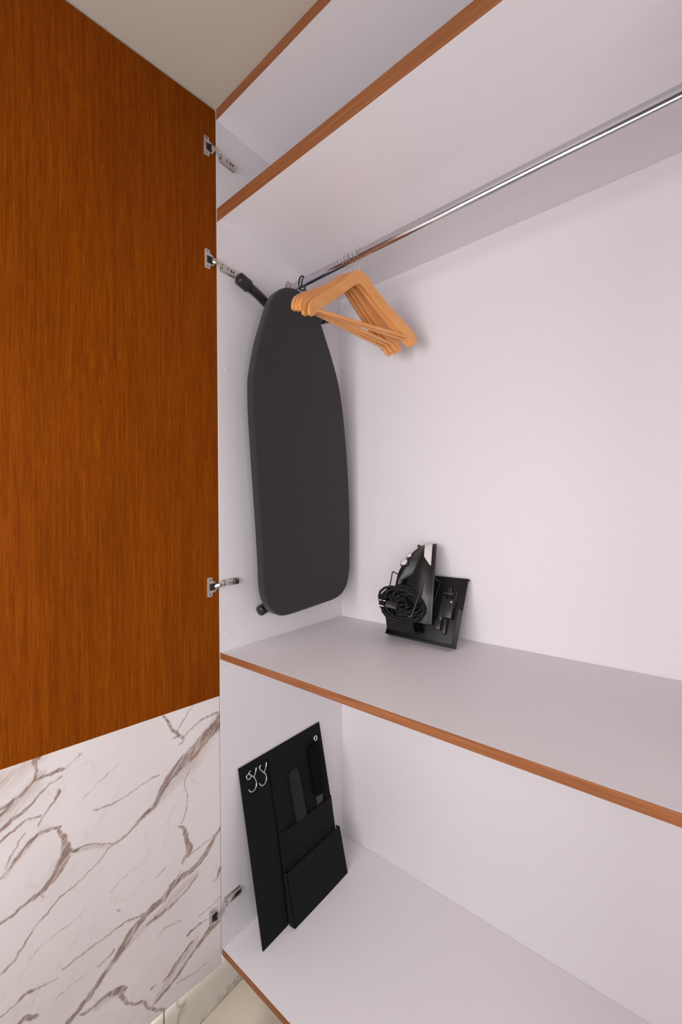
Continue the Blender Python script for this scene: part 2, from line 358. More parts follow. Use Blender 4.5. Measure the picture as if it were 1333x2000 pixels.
def marble_face():
    g = 0.0013; r0, r1 = 0.0, 0.80; nr = int(0.56/g)
    rs = np.concatenate([np.arange(nr)*g, np.linspace(0.56, 0.80, 60)[0:]]); zs = np.linspace(ZD0, ZS, int((ZS-ZD0)/g))
    Rg, Zg = np.meshgrid(rs, zs, indexing='ij'); P = np.stack([Rg, Zg], -1)
    # irregular edges
    wx = 0.0012*np.sin(Rg*150+3*np.sin(Zg*90))+0.0005*np.sin(Zg*420+2.2*np.sin(Rg*260))
    wz = 0.0012*np.sin(Zg*140+3*np.sin(Rg*100))+0.0005*np.sin(Rg*460+2*np.sin(Zg*240))
    Q = P+np.stack([wx, wz], -1)
    vein = np.zeros(Rg.shape); halo = np.zeros(Rg.shape)
    for kind, pts in VEINS:
        pl = []
        for cx, cy, cw in pts:
            p = onplane(cx/2.777, 1340+cy/2.777, DN, DO); q = p-DO
            pl.append((q.dot(DR), p.z, cw/2.777*0.00175*0.5))
        pl = [(v.x, v.y, max(v.z, 0.0004)) for v in spline([V(q) for q in pl], 4)]
        for (a, b_, wa), (c, d, wb) in zip(pl[:-1], pl[1:]):
            m = max(wa, wb)*1.8+0.004
            i0, i1 = np.searchsorted(rs, [min(a, c)-m, max(a, c)+m]); j0, j1 = np.searchsorted(zs, [min(b_, d)-m, max(b_, d)+m])
            if i1 <= i0 or j1 <= j0: continue
            q = Q[i0:i1, j0:j1]; e = np.array([c-a, d-b_]); L = e@e+1e-12
            tt = np.clip(((q-[a, b_])@e)/L, 0, 1); cl = np.array([a, b_])+tt[..., None]*e
            dist = np.linalg.norm(q-cl, axis=-1); ww = wa+(wb-wa)*tt
            if kind == 'v':
                s = np.clip(1-(dist-ww*0.72)/(ww*0.35+0.0010), 0, 1); amp = np.clip(0.35+ww/0.0035, 0, 1)
                rim = 0.78+0.22*np.clip(dist/(ww+1e-6), 0, 1)
                vein[i0:i1, j0:j1] = np.maximum(vein[i0:i1, j0:j1], s*amp*rim)
            else:
                s = np.clip(1-dist/(ww*1.2), 0, 1)*0.75; halo[i0:i1, j0:j1] = np.maximum(halo[i0:i1, j0:j1], s)
    off = -wloc(door)
    co = np.array(DO)[None]+Rg.reshape(-1, 1)*np.array(DR)[None]+Zg.reshape(-1, 1)*np.array(DZ)[None]+np.array(off)[None]
    a, b2 = Rg.shape
    I = np.arange(a*b2).reshape(a, b2)
    quads = np.stack([I[:-1, :-1], I[1:, :-1], I[1:, 1:], I[:-1, 1:]], -1).reshape(-1, 4)[:, ::-1]
    # closed slab: rim and back
    back = co-np.array(DN)[None]*0.020
    ring = np.concatenate([I[:, 0], I[-1, 1:], I[-2::-1, -1], I[0, -2:0:-1]])
    nb = len(co); bk = back[ring]; n = len(ring); verts = np.concatenate([co, bk])
    k = np.arange(n); rim = np.stack([ring, nb+k, nb+(k+1) % n, np.roll(ring, -1)], -1)[:, ::-1]
    faces = np.concatenate([quads, rim])
    me = D.meshes.new('marble_panel'); me.vertices.add(len(verts)); me.vertices.foreach_set('co', verts.ravel())
    nl = len(faces)*4
    me.loops.add(nl+n); me.loops.foreach_set('vertex_index', np.concatenate([faces.ravel(), nb+k[::-1]]).astype(np.int32))
    me.polygons.add(len(faces)+1); me.polygons.foreach_set('loop_start', np.concatenate([np.arange(len(faces))*4, [nl]]).astype(np.int32))
    me.update(calc_edges=True)
    for nm, arr in (('vein', vein), ('halo', halo)):
        A = me.attributes.new(nm, 'FLOAT', 'POINT'); A.data.foreach_set('value', np.concatenate([arr.ravel(), np.zeros(n)]).astype(np.float32))
    me.materials.append(MARB)
    o = D.objects.new('marble_panel', me); COL.objects.link(o); o.parent = door
    o['label'] = 'white marble-look panel with brown veins'
marble_face()

# ------------------------------------------------------------------ concealed hinges
def hinge(zd, zp):
    h = group_node('hinge', wd, DO+V((0, 0, zd)))
    def fb(name, r, z, n, mat, bev=0.0006, par=h):
        t = bmesh.new(); frame_box(t, DO, r, (zd+z[0], zd+z[1]), n, DR, DZ, DN, bev); return obj(name, t, mat, par, 35)
    # cup flange: rectangle with a round nose towards the edge
    t = bmesh.new(); pts = []
    for a in range(-90, 91, 12):
        pts.append((0.0195-0.0150*math.cos(math.radians(a)), 0.0165*math.sin(math.radians(a))))
    out = [(0.036, -0.0255), (0.0365, 0.0), (0.036, 0.0255), (0.0345, 0.027), (0.0215, 0.027), (0.0200, 0.0255)] + pts[::-1][0:] + [(0.0200, -0.0255), (0.0215, -0.027), (0.0345, -0.027)]
    prism(t, [DO+DR*r+DZ*(zd+z) for r, z in out], DN*0.0018); cup = obj('cup_plate', t, NICKEL, h)
    fb('cup_recess', (0.011, 0.029), (-0.0095, 0.0095), (0.0018, 0.0024), GREYPL)
    for s in (-1, 1):
        t = bmesh.new(); disc(t, DO+DR*0.0275+DZ*(zd+s*0.0205)+DN*0.0018, DN, 0.0040, 0.0012, 16)
        obj('screw', t, NICKEL, h, 40)
        t = bmesh.new()
        frame_box(t, DO+DR*0.0275+DZ*(zd+s*0.0205)+DN*0.0030, (-0.0026, 0.0026), (-0.0006, 0.0006), (0, 0.0002), DR, DZ, DN)
        frame_box(t, DO+DR*0.0275+DZ*(zd+s*0.0205)+DN*0.0030, (-0.0006, 0.0006), (-0.0026, 0.0026), (0, 0.0002), DR, DZ, DN)
        obj('screw_slot', t, DARK, h)
    fb('knuckle', (0.012, 0.023), (-0.0065, 0.0065), (0.0020, 0.0085), BLKPL, 0.0015)
    # bent link from the cup over to the arm
    a = DO+DR*0.0155+DN*0.0070+DZ*(zd+0); c = V((0.0135, -0.002, zp)); t = bmesh.new()
    tube(t, spline([a, a.lerp(c, 0.5)+V((0.0045, 0, 0)), c, c+V((0, 0.008, 0))], 5), 0.0062, 8, ry=0.0016, up=(0, 0, 1))
    obj('link', t, NICKEL, h, 40)
    # arm on the side panel
    t = bmesh.new(); frame_box(t, V((0, 0, zp)), (0.0045, 0.0590), (-0.0080, 0.0080), (0.0040, 0.0135), V((0, 1, 0)), DZ, V((1, 0, 0)), 0.0012)
    arm = obj('arm', t, NICKEL, h, 35)
    t = bmesh.new(); frame_box(t, V((0, 0, zp)), (0.008, 0.0600), (-0.0095, 0.0095), (0.0, 0.0042), V((0, 1, 0)), DZ, V((1, 0, 0)), 0.0010)
    obj('mounting_plate', t, NICKEL, h, 35)
    t = bmesh.new()
    for y0, y1, zz in ((0.0055, 0.0085, 0.0072), (0.0250, 0.0262, 0.004), (0.0285, 0.0297, 0.004), (0.0370, 0.0490, 0.0036)):
        frame_box(t, V((0.0135, 0, zp)), (y0, y1), (-zz, zz), (0.0, 0.0003), V((0, 1, 0)), DZ, V((1, 0, 0)))
    obj('arm_slots', t, DARK, h)
    t = bmesh.new(); disc(t, V((0.0138, 0.0425, zp)), (1, 0, 0), 0.0030, 0.0008, 14); obj('screw', t, NICKEL, h, 40)
for zd, zp in ((2.579, 2.565), (2.266, 2.2565), (1.3515, 1.3595), (0.420, 0.446)): hinge(zd, zp)

# ------------------------------------------------------------------ ironing board
BX = 0.086                                             # front face of the cover
face = [(563,560),(551,563),(542,570),(534,582),(529,597),(521,625),(512,655),(505,690),(500,720),(498,745),(499,800),(503,870),(507,930),(511,990),(515,1050),(518,1105),(520,1150),(526,1178),(536,1195),(551,1203),(570,1200),(600,1190),(640,1176),(656,1170),(669,1160),(679,1142),(684,1116),(685,1090),(685,1030),(683,960),(679,890),(674,830),(668,780),(662,745),(650,700),(638,662),(626,625),(614,598),(602,581),(590,570),(578,563)]
face = [onplane(a, b_, (1, 0, 0), (BX, 0, 0)) for a, b_ in face]
poly = spline(face, 3, True)
ib = thing('ironing_board', 'charcoal fabric ironing board hung upright from the rod against left side panel', 'ironing board', (0.06, 0.29, 1.235))
cen = sum(poly, V())/len(poly)
def shrink(p, d):
    v = V((0, p.y-cen.y, p.z-cen.z)); l = v.length; return V((p.x, p.y, p.z))-v*(d/l)
def loft(bm, rings):
    R = [[bm.verts.new(p) for p in ring] for ring in rings]
    n = len(R[0])
    for a, b_ in zip(R[:-1], R[1:]):
        for i in range(n): bm.faces.new((a[i], a[(i+1) % n], b_[(i+1) % n], b_[i]))
    bm.faces.new(R[0]); bm.faces.new(R[-1][::-1])
def inset(d, x):                                         # offset along local normals
    n = len(poly); out = []
    for i in range(n):
        t_ = (poly[(i+1) % n]-poly[i-1]).normalized(); nn = V((0, t_.z, -t_.y))
        if nn.dot(V((0, poly[i].y-cen.y, poly[i].z-cen.z))) < 0: nn = -nn
        q = poly[i]-nn*d; out.append(V((x, q.y, q.z)))
    return out
t = bmesh.new()
loft(t, [inset(0.004, BX-0.034), inset(0.0005, BX-0.032), inset(-0.0005, BX-0.014), inset(0.0, BX-0.006), inset(0.0018, BX-0.0022), inset(0.0050, BX-0.0004), inset(0.009, BX)])
obj('cover', t, COVER, ib, 50)
t = bmesh.new(); loft(t, [inset(0.010, BX-0.042), inset(0.006, BX-0.041), inset(0.006, BX-0.0345)]); obj('board_rim', t, TUBEM, ib, 40)
# T feet and legs folded flat behind the board
def foot(xc, ya, yb, za, zb, r=0.0125, sag=0.0):
    a = V((xc, ya, za)); b_ = V((xc, yb, zb)); t = bmesh.new()
    d = (b_-a).normalized(); k = sag*1.35/(abs(yb-ya)*0.5)
    da = (d-DZ*k).normalized(); db = (-d-DZ*k).normalized(); dn = DZ*sag
    tube(t, spline([a+da*0.03, a+da*0.075, a.lerp(b_, .35)-dn, a.lerp(b_, .65)-dn, b_+db*0.075, b_+db*0.03], 5), r*0.92, 16); f = obj('foot_bar', t, TUBEM, ib, 50)
    for e, q in ((a, da), (b_, db)):
        t = bmesh.new()
        prof = [(0.0, r*0.75), (0.003, r*1.1), (0.006, r*1.2), (0.034, r*1.2), (0.040, r*1.25), (0.0405, r*1.0)]
        tube(t, [e+q*u for u, _ in prof], [x for _, x in prof], 18); obj('foot_cap', t, BLKPL, f, 50)
fa = onplane(467, 537, (1, 0, 0), (0.036, 0, 0)); fb_ = onplane(644, 618, (1, 0, 0), (0.036, 0, 0))
foot(0.030, fa.y, fb_.y, fa.z-0.004, fb_.z-0.004, 0.0148, 0.050)
fc = onplane(512, 1196, (1, 0, 0), (0.036, 0, 0))
foot(0.022, fc.y, fc.y+0.30, fc.z, fc.z+0.004, 0.0135, -0.03)
def leg(pts):
    t = bmesh.new(); tube(t, pts, 0.0085, 12); obj('leg', t, TUBEM, ib, 50)
topc = V((0.030, (fa.y+fb_.y)/2, fa.z-0.054)); botc = V((0.022, fc.y+0.15, fc.z+0.002))
leg([topc+V((0, -.02, 0)), V((0.030, botc.y-0.03, 1.33))]); leg([topc+V((0, .02, 0)), V((0.030, botc.y+0.03, 1.33))])
leg([botc+V((0, -.045, 0)), V((0.020, topc.y-0.05, 2.12))]); leg([botc+V((0, .045, 0)), V((0.020, topc.y+0.05, 2.12))])
# black ring that hangs the board from the rod
t = bmesh.new(); ring = []
rc = V((0.066, RY, RZ-0.001))
for k in range(26):
    a = 2*math.pi*k/26; ring.append(rc+V((0.004*math.sin(a), 0.0155*math.cos(a), 0.021*math.sin(a))))
tube(t, ring, 0.0026, 8, True); rg = obj('hanging_ring', t, BLKPL, ib, 60); rg['label'] = 'black wire ring looped round the rod'
t = bmesh.new(); p0 = rc+V((0, 0.004, -0.0215)); tube(t, spline([p0+V((0.004, 0.008, 0.004)), p0+V((0.002, 0.006, -0.006)), p0+V((-0.006, 0, -0.012)), V((0.046, 0.268, 2.245))], 5), 0.0028, 10); obj('ring_stem', t, BLKPL, rg, 60)

# ------------------------------------------------------------------ wooden hangers
def hanger(name='coat_hanger'):
    root = D.objects.new(name, None); COL.objects.link(root); root.empty_display_size = 0.03
    # outline of half: (s, z) relative to the neck top, s>=0
    top = [(0.0, 0.0), (0.012, -0.0008), (0.024, -0.006), (0.034, -0.016), (0.050, -0.032), (0.085, -0.061), (0.125, -0.092), (0.160, -0.117), (0.184, -0.136), (0.196, -0.150), (0.201, -0.166)]
    low = [(0.199, -0.181), (0.188, -0.1815), (0.178, -0.174), (0.150, -0.1500), (0.115, -0.1220), (0.075, -0.0900), (0.040, -0.0620), (0.015, -0.0430), (0.0, -0.0380)]
    def curve(p): return [(q.x, q.y) for q in spline([V((a, b_, 0)) for a, b_ in p], 3)]
    T = curve(top); L = curve(low)[::-1]
    n = min(len(T), len(L)); 
    def res(p, n):
        out = []
        for i in range(n):
            f = i*(len(p)-1)/(n-1); j = min(int(f), len(p)-2); g = f-j
            out.append((p[j][0]*(1-g)+p[j+1][0]*g, p[j][1]*(1-g)+p[j+1][1]*g))
        return out
    m = 28; T = res(T, m); L = res(L, m)
    bow = lambda s: 0.024*(abs(s)/0.2)**1.8
    t = bmesh.new(); secs = []
    for sg in ([-1]*(m-1)+[1]*m): pass
    idx = [(-1, i) for i in range(m-1, 0, -1)]+[(1, i) for i in range(m)]
    for sg, i in idx:
        (a, za), (b_, zb) = T[i], L[i]; h = 0.0052; c = 0.0018
        dx, dz = b_-a, zb-za; ln = math.hypot(dx, dz); ux, uz = dx/ln*c, dz/ln*c
        q = [(a, za, -h+c), (a, za, h-c), (a+ux, za+uz, h), (b_-ux, zb-uz, h), (b_, zb, h-c), (b_, zb, -h+c), (b_-ux, zb-uz, -h), (a+ux, za+uz, -h)]
        secs.append([t.verts.new((bow(s)+y, sg*s, z)) for s, z, y in q])
    for A, B in zip(secs[:-1], secs[1:]):
        for k in range(8): t.faces.new((A[k], A[(k+1) % 8], B[(k+1) % 8], B[k]))
    t.faces.new(secs[0]); t.faces.new(secs[-1][::-1])
    obj('shoulder_frame', t, HANG, root, 35, local=True)
    t = bmesh.new(); tube(t, [V((bow(.19)*0.93, -0.188, -0.161)), V((bow(.19)*0.93, 0.188, -0.161))], 0.0048, 14); obj('trouser_bar', t, HANG, root, 50, local=True)
    # hook: shank up from the neck, round over the rod
    t = bmesh.new(); pts = [V((0, 0, -0.012)), V((0, 0, 0.006)), V((0, 0.003, 0.018)), V((0, 0.0125, 0.030))]
    zc = 2.3055+0.0035-HZ
    for k in range(13):
        a = math.radians(-30+k*19.5); pts.append(V((0, 0.0165*math.cos(a), zc+0.0215*math.sin(a)-0.002)))
    pts.append(V((0, -0.0195, zc-0.010)))
    tube(t, spline(pts, 3), 0.0018, 8); obj('hook', t, WIRE, root, 60, local=True)
    return root
HZ = 2.2585
HS = [(0.2354, 7.5, -3.0, 0.004, 'wooden coat hanger nearest the ironing board, last behind the other four'),
      (0.2475, 8.2, -2.0, 0.001, 'second wooden coat hanger from the ironing board, second of the five hooks'),
      (0.2598, 9.0, -1.4, 0.0, 'wooden coat hanger in the middle of the five on the rod'),
      (0.2785, 14.6, 1.0, 0.0, 'wooden coat hanger directly behind the front one, second from the right'),
      (0.2920, 14.0, 2.4, 0.0, 'front wooden coat hanger, rightmost of the five, its whole face showing')]
h0 = hanger()
for i, (x, a, rl, dz, lab) in enumerate(HS):
    if i == 0: h = h0
    else:
        h = h0.copy(); COL.objects.link(h)
        for ch in list(h0.children):
            c = ch.copy(); COL.objects.link(c); c.parent = h
    # swing about the rod (roll) then turn about the vertical through the hook
    Mx = Matrix.Translation((x, RY, RZ)) @ Matrix.Rotation(math.radians(-a), 4, 'Z') @ Matrix.Rotation(math.radians(rl), 4, 'X') @ Matrix.Translation((0, 0, HZ-RZ))
    h.matrix_world = Mx
    tag(h, lab, 'hanger', 'wooden coat hangers on the chrome rod')

# ------------------------------------------------------------------ iron holder leaning on the back panel
LT = math.radians(27.5)
HV = V((0, math.sin(LT), math.cos(LT))); HW = V((0, -math.cos(LT), math.sin(LT))); HU = V((1, 0, 0)); HO = V((0.0, 0.445, ZM1+0.0006))
ih = thing('iron_holder', 'black metal iron holder with wire basket leaning on the back panel, middle shelf', 'iron holder', (0.40, 0.445, ZM1))
def hb(name, u, v, w_, mat=BLKMET, bev=0.0006, par=ih):
    t = bmesh.new(); frame_box(t, HO, u, v, w_, HU, HV, HW, bev); return obj(name, t, mat, par, 35)
hb('back_plate', (0.287, 0.510), (0.0, 0.215), (0.0, 0.0016))
hb('top_lip', (0.287, 0.510), (0.2135, 0.215), (-0.016, 0.0016))
hb('bottom_flange', (0.287, 0.510), (0.0, 0.0016), (0.0, 0.034))
# right flange with rounded upper corner
t = bmesh.new(); pr = [(0.0, 0.0), (0.0, 0.103), (0.003, 0.109), (0.010, 0.1115), (0.028, 0.1115), (0.034, 0.107), (0.034, 0.0)]
prism(t, [HO+HU*0.5084+HV*v+HW*w_ for w_, v in pr], HU*0.0018); obj('side_flange', t, BLKMET, ih)
t = bmesh.new(); prism(t, [HO+HU*0.287+HV*v+HW*w_ for w_, v in pr[:1]+[(0.0, 0.04), (0.028, 0.02), (0.028, 0.0)]], HU*0.0016); obj('side_flange', t, BLKMET, ih)
# basket
def HP(u, v, w_): return HO+HU*u+HV*v+HW*w_
bk = group_node('wire_basket', ih, HP(0.35, 0.05, 0.04))
WIREB = speck_mat('glossy_black_wire', (0.05, 0.048, 0.048, 1), 0.3, 0.8, 0.05, 500, 0.0)  # base colour lightened to carry the grey highlight along the wires
def wire(pts, r=0.0022):
    t = bmesh.new(); tube(t, pts, r, 8); obj('wire', t, WIREB, bk, 50)
def rounded(pts, rad=0.006):
    out = [V(pts[0])]
    for a, b_, c in zip(pts[:-2], pts[1:-1], pts[2:]):
        a, b_, c = V(a), V(b_), V(c); p = b_+(a-b_).normalized()*rad; q = b_+(c-b_).normalized()*rad
        for k in range(5):
            s = k/4; out.append(p.lerp(b_, s).lerp(b_.lerp(q, s), s))
    out.append(V(pts[-1])); return out
BD = 0.082
wire(rounded([HP(0.293, 0.196, 0.0), HP(0.291, 0.190, BD), HP(0.301, 0.054, BD), HP(0.392, 0.054, BD), HP(0.412, 0.190, BD), HP(0.421, 0.196, 0.0)]))
wire([HP(0.421, 0.196, 0.002), HP(0.408, 0.045, 0.002)], 0.0016); wire([HP(0.293, 0.196, 0.002), HP(0.300, 0.045, 0.002)], 0.0016)
t = bmesh.new(); a = [HP(0.301, 0.054, BD), HP(0.392, 0.054, BD), HP(0.404, 0.030, 0.0), HP(0.300, 0.030, 0.0)]
prism(t, a, -HV*0.0015); obj('basket_floor', t, BLKMET, bk)
t = bmesh.new(); a = [HP(0.301, 0.053, BD-.001), HP(0.392, 0.053, BD-.001), HP(0.400, 0.012, BD*0.62), HP(0.302, 0.012, BD*0.62)]
prism(t, a, -HW*0.0015); obj('basket_front', t, BLKMET, bk)
# grey two-jaw bracket on the right half of the plate
br = group_node('hook_bracket', ih, HP(0.475, 0.1, 0.01)); br['label'] = 'dark grey plastic hook bracket'
def bb(name, u, v, w_, mat=GREYPL, bev=0.0015): hb(name, u, v, w_, mat, bev, br)
bb('body', (0.455, 0.487), (0.082, 0.140), (0.0016, 0.022)); bb('upper_jaw', (0.447, 0.480), (0.153, 0.160), (0.0016, 0.024))
bb('post', (0.456, 0.470), (0.158, 0.180), (0.0016, 0.012)); bb('post', (0.474, 0.479), (0.158, 0.180), (0.0016, 0.012))
bb('neck', (0.480, 0.488), (0.130, 0.170), (0.0016, 0.010)); bb('lower_jaw', (0.462, 0.474), (0.036, 0.080), (0.0016, 0.014)); bb('pad', (0.432, 0.455), (0.045, 0.075), (0.0016, 0.012))
bb('body_side', (0.440, 0.454), (0.075, 0.150), (0.0016, 0.010))
t = bmesh.new(); disc(t, HP(0.479, 0.131, 0.022), HW, 0.0025, 0.001, 14); obj('rivet', t, SILVER, br, 40)

# ------------------------------------------------------------------ steam iron standing on its heel in the basket
IT = V((0.417, 0.520, 1.4585)); IH = V((0.422, 0.474, 1.216))
IL = (IT-IH).normalized(); NN = V((0.90, 0.40, -0.05)); NN = (NN-IL*NN.dot(IL)).normalized(); IC = -NN; IB = IL.cross(IC)
def IP(l, b_, c): return IH+IL*l+IB*b_+IC*c
LEN = (IT-IH).length
iron = thing('steam_iron', 'black and silver steam iron standing on its heel in the wire basket', 'iron', IH)
def halfw(s, w0=0.047):                                 # plan half width along the sole, s from 0 heel to 1 tip
    return w0*max(0.0, (1-s**2.6))**0.62*(0.80+0.20*min(1, s*3))
def plan(c, sc_, l0=0.0, l1=1.0, w0=0.047, n=24, p=1.0):
    L = [(l0+(l1-l0)*i/n, halfw(i/n, w0)*sc_) for i in range(n+1)]
    return [IP(a*LEN, b_, c) for a, b_ in L]+[IP(a*LEN, -b_, c) for a, b_ in L[::-1][1:]]
t = bmesh.new(); loft(t, [plan(0.0, 0.97), plan(0.001, 1.0), plan(0.005, 1.0)]); obj('soleplate', t, GREYPL, iron, 40)
FLANK = [(0.0051, 0.98, 0.0, 0.998), (0.020, 1.0, 0, 0.995), (0.032, 0.95, 0, 0.985), (0.044, 0.86, 0.0, 0.965), (0.054, 0.74, 0.02, 0.93), (0.062, 0.62, 0.05, 0.89), (0.074, 0.50, 0.08, 0.80), (0.084, 0.34, 0.12, 0.74)]
t = bmesh.new(); loft(t, [plan(c, k, a, b_) for c, k, a, b_ in FLANK]); obj('body', t, IRONB, iron, 50)
def flank(l, c, s, lift):                               # a point on the flank surface
    for (c0, k0, a0, b0), (c1, k1, a1, b1) in zip(FLANK[:-1], FLANK[1:]):
        if c <= c1: break
    f = min(max((c-c0)/(c1-c0), 0), 1); k = k0+(k1-k0)*f; b_ = b0+(b1-b0)*f; a = a0+(a1-a0)*f
    q = min(max((l/LEN-a)/(b_-a), 0), 1)
    return IP(min(l, LEN*b_)+(lift*1.0 if q > 0.9 else 0), s*(halfw(q)*k+lift), c)
for s in (-1, 1):                                       # silver accent towards the tip
    t = bmesh.new(); rows = []
    for u in range(15):
        f = u/14; l = 0.176+f*(LEN*0.99-0.176); lo = 0.013; hi = 0.016+0.020*min(1, f*2.6)
        rows.append([flank(l, lo+(hi-lo)*j/4, s, 0.0016) for j in range(5)])
    G = [[t.verts.new(p) for p in r] for r in rows]; G2 = [[t.verts.new(p-IB*s*0.0035) for p in r] for r in rows]
    for i in range(14):
        for j in range(4):
            t.faces.new((G[i][j], G[i+1][j], G[i+1][j+1], G[i][j+1])); t.faces.new((G2[i][j], G2[i][j+1], G2[i+1][j+1], G2[i+1][j]))
        t.faces.new((G[i][0], G2[i][0], G2[i+1][0], G[i+1][0])); t.faces.new((G[i][4], G[i+1][4], G2[i+1][4], G2[i][4]))
    for j in range(4):
        t.faces.new((G[0][j], G[0][j+1], G2[0][j+1], G2[0][j])); t.faces.new((G[14][j], G2[14][j], G2[14][j+1], G[14][j+1]))
    obj('silver_trim', t, SILVER, iron, 50)
def ring_l(l, cb, ct, wd_, n=16):                       # superellipse ring across the iron at length l
    out = []
    for i in range(n):
        an = 2*math.pi*i/n; x = math.copysign(abs(math.cos(an))**0.75, math.cos(an)); y = math.copysign(abs(math.sin(an))**0.75, math.sin(an))
        out.append(IP(l, x*wd_, (cb+ct)/2+y*(ct-cb)/2))
    return out
# smoked water tank: the sloping nose between tip and buttons
t = bmesh.new(); loft(t, [ring_l(0.238, 0.030, 0.046, 0.007), ring_l(0.230, 0.030, 0.058, 0.013), ring_l(0.216, 0.030, 0.072, 0.018), ring_l(0.200, 0.030, 0.084, 0.021), ring_l(0.186, 0.032, 0.092, 0.022)])
obj('water_tank', t, SMOKE, iron, 60)
t = bmesh.new(); loft(t, [ring_l(0.1865, 0.030, 0.091, 0.022), ring_l(0.170, 0.030, 0.104, 0.022), ring_l(0.150, 0.034, 0.113, 0.021), ring_l(0.135, 0.060, 0.117, 0.019), ring_l(0.125, 0.085, 0.118, 0.017)])
obj('handle_front', t, IRONB, iron, 60)
t = bmesh.new(); q = IP(0.2325, 0, 0.050); tube(t, [q, q+(IL*0.5+IC*0.8)*0.008, q+(IL*0.5+IC*0.8)*0.011], [0.0045, 0.005, 0.0035], 14); obj('spray_nozzle', t, BLKPL, iron, 50)
hp = [(0.135, 0.102), (0.110, 0.106), (0.070, 0.108), (0.035, 0.103), (0.014, 0.090), (0.006, 0.068), (0.008, 0.045)]
t = bmesh.new(); P = spline([IP(l, 0, c) for l, c in hp], 5); tube(t, P, 0.0135, 18, ry=0.0155); obj('handle', t, IRONB, iron, 60)
t = bmesh.new(); frame_box(t, IH, (-0.002, 0.030), (-0.034, 0.034), (0.008, 0.070), IL, IB, IC, 0.010); obj('heel_rest', t, BLKPL, iron, 45)
for l, c, off, r, r2 in ((0.199, 0.0775, 0.011, 0.0105, 0.0075), (0.177, 0.0925, 0.010, 0.0150, 0.0125)):
    n_ = (IL*0.42+IC*0.62+IB*0.66).normalized(); e = (IL-n_*IL.dot(n_)).normalized(); f_ = n_.cross(e); c0 = IP(l, off, c)-n_*0.004
    def dome(prof, g):
        return [[c0+n_*h+f_*r*g*k*math.cos(a_)+e*r2*g*k*math.sin(a_) for a_ in [2*math.pi*i/20 for i in range(20)]] for h, k in prof]
    t = bmesh.new(); loft(t, dome(((0, 1.0), (0.0105, 1.0), (0.0120, 0.92)), 1.22)); obj('button_collar', t, BLKPL, iron, 50)
    t = bmesh.new(); loft(t, dome(((0.006, 1.0), (0.0135, 0.97), (0.0165, 0.80), (0.0180, 0.5), (0.0185, 0.2)), 1.0)); obj('button', t, SILVER, iron, 50)
t = bmesh.new(); tube(t, [IP(0.085, 0, 0.056), IP(0.085, 0, 0.070), IP(0.085, 0, 0.073)], [0.019, 0.019, 0.016], 20); obj('dial', t, BLKPL, iron, 50)
# cord skein bundled in the basket
t = bmesh.new(); cc = HP(0.351, 0.090, 0.068); ax = V((0.35, -0.80, 0.42)).normalized(); e1 = (V((1, 0, 0))-ax*ax.x).normalized(); e2 = ax.cross(e1)
pts = []; turns = 44
for k in range(turns*22):
    a = 2*math.pi*k/22; tn = k/22
    rr = 0.013+0.047*(0.5+0.5*math.sin(tn*2.4))+0.004*math.sin(tn*5.1+a*2)
    dep = -0.024+0.044*(0.5+0.5*math.sin(tn*0.9+1.0))+0.004*math.sin(a*2+tn)
    cen2 = cc+e1*(0.006*math.sin(tn*1.7))+e2*(0.006*math.cos(tn*2.3))
    pts.append(cen2+e1*rr*1.18*math.cos(a)+e2*rr*0.86*math.sin(a)+ax*dep)
tube(t, pts, 0.0043, 7)
cord = obj('power_cord', t, CORDM, iron, 60); cord['label'] = 'black cord wound into a thick skein'
t = bmesh.new(); pc = HP(0.330, 0.074, 0.102); frame_box(t, pc, (-0.020, 0.020), (-0.012, 0.012), (-0.008, 0.010), e1, e2, ax, 0.005); obj('plug', t, BLKPL, cord, 45)
t = bmesh.new()
for s in (-1, 1): tube(t, [pc-e1*0.022+e2*s*0.0085, pc-e1*0.040+e2*s*0.0085], 0.0022, 10)
obj('plug_pins', t, NICKEL, cord, 50)

# ------------------------------------------------------------------ felt organiser on the bottom board
FT = math.atan2(0.092, 0.488); FV = V((-math.sin(FT), 0.0, math.cos(FT))); FN = V((math.cos(FT), 0, math.sin(FT))); FU = V((0, 1, 0))
FO = V((0.0965, 0.069, ZB1+0.0012)); FH, FW = 0.4985, 0.361
fo = thing('felt_organiser', 'black felt wall organiser with pockets leaning on the left side, bottom shelf', 'organiser', (0.095, 0.25, ZB1))
def FP(px, py, d=0.0): return onplane(px, py, FN, FO+FN*d)
def skew(t_):                                           # the panel stands very slightly out of square
    for v in t_.verts:
        h = (v.co-FO).dot(FV); v.co += FU*(-0.0105*h/FH)
t = bmesh.new(); frame_box(t, FO, (0.0, FW), (0.0, FH), (-0.0035, 0.0), FU, FV, FN, 0.0005)
skew(t); obj('felt_board', t, FELT, fo)
t = bmesh.new(); sp = [FP(522, 1481, 0.0007), FP(532, 1550, 0.0007), FP(542, 1628, 0.0007), FP(553, 1720, 0.0007), FP(562, 1800, 0.0007)]
tube(t, sp, 0.0016, 6); obj('fold_seam', t, DARK, fo)
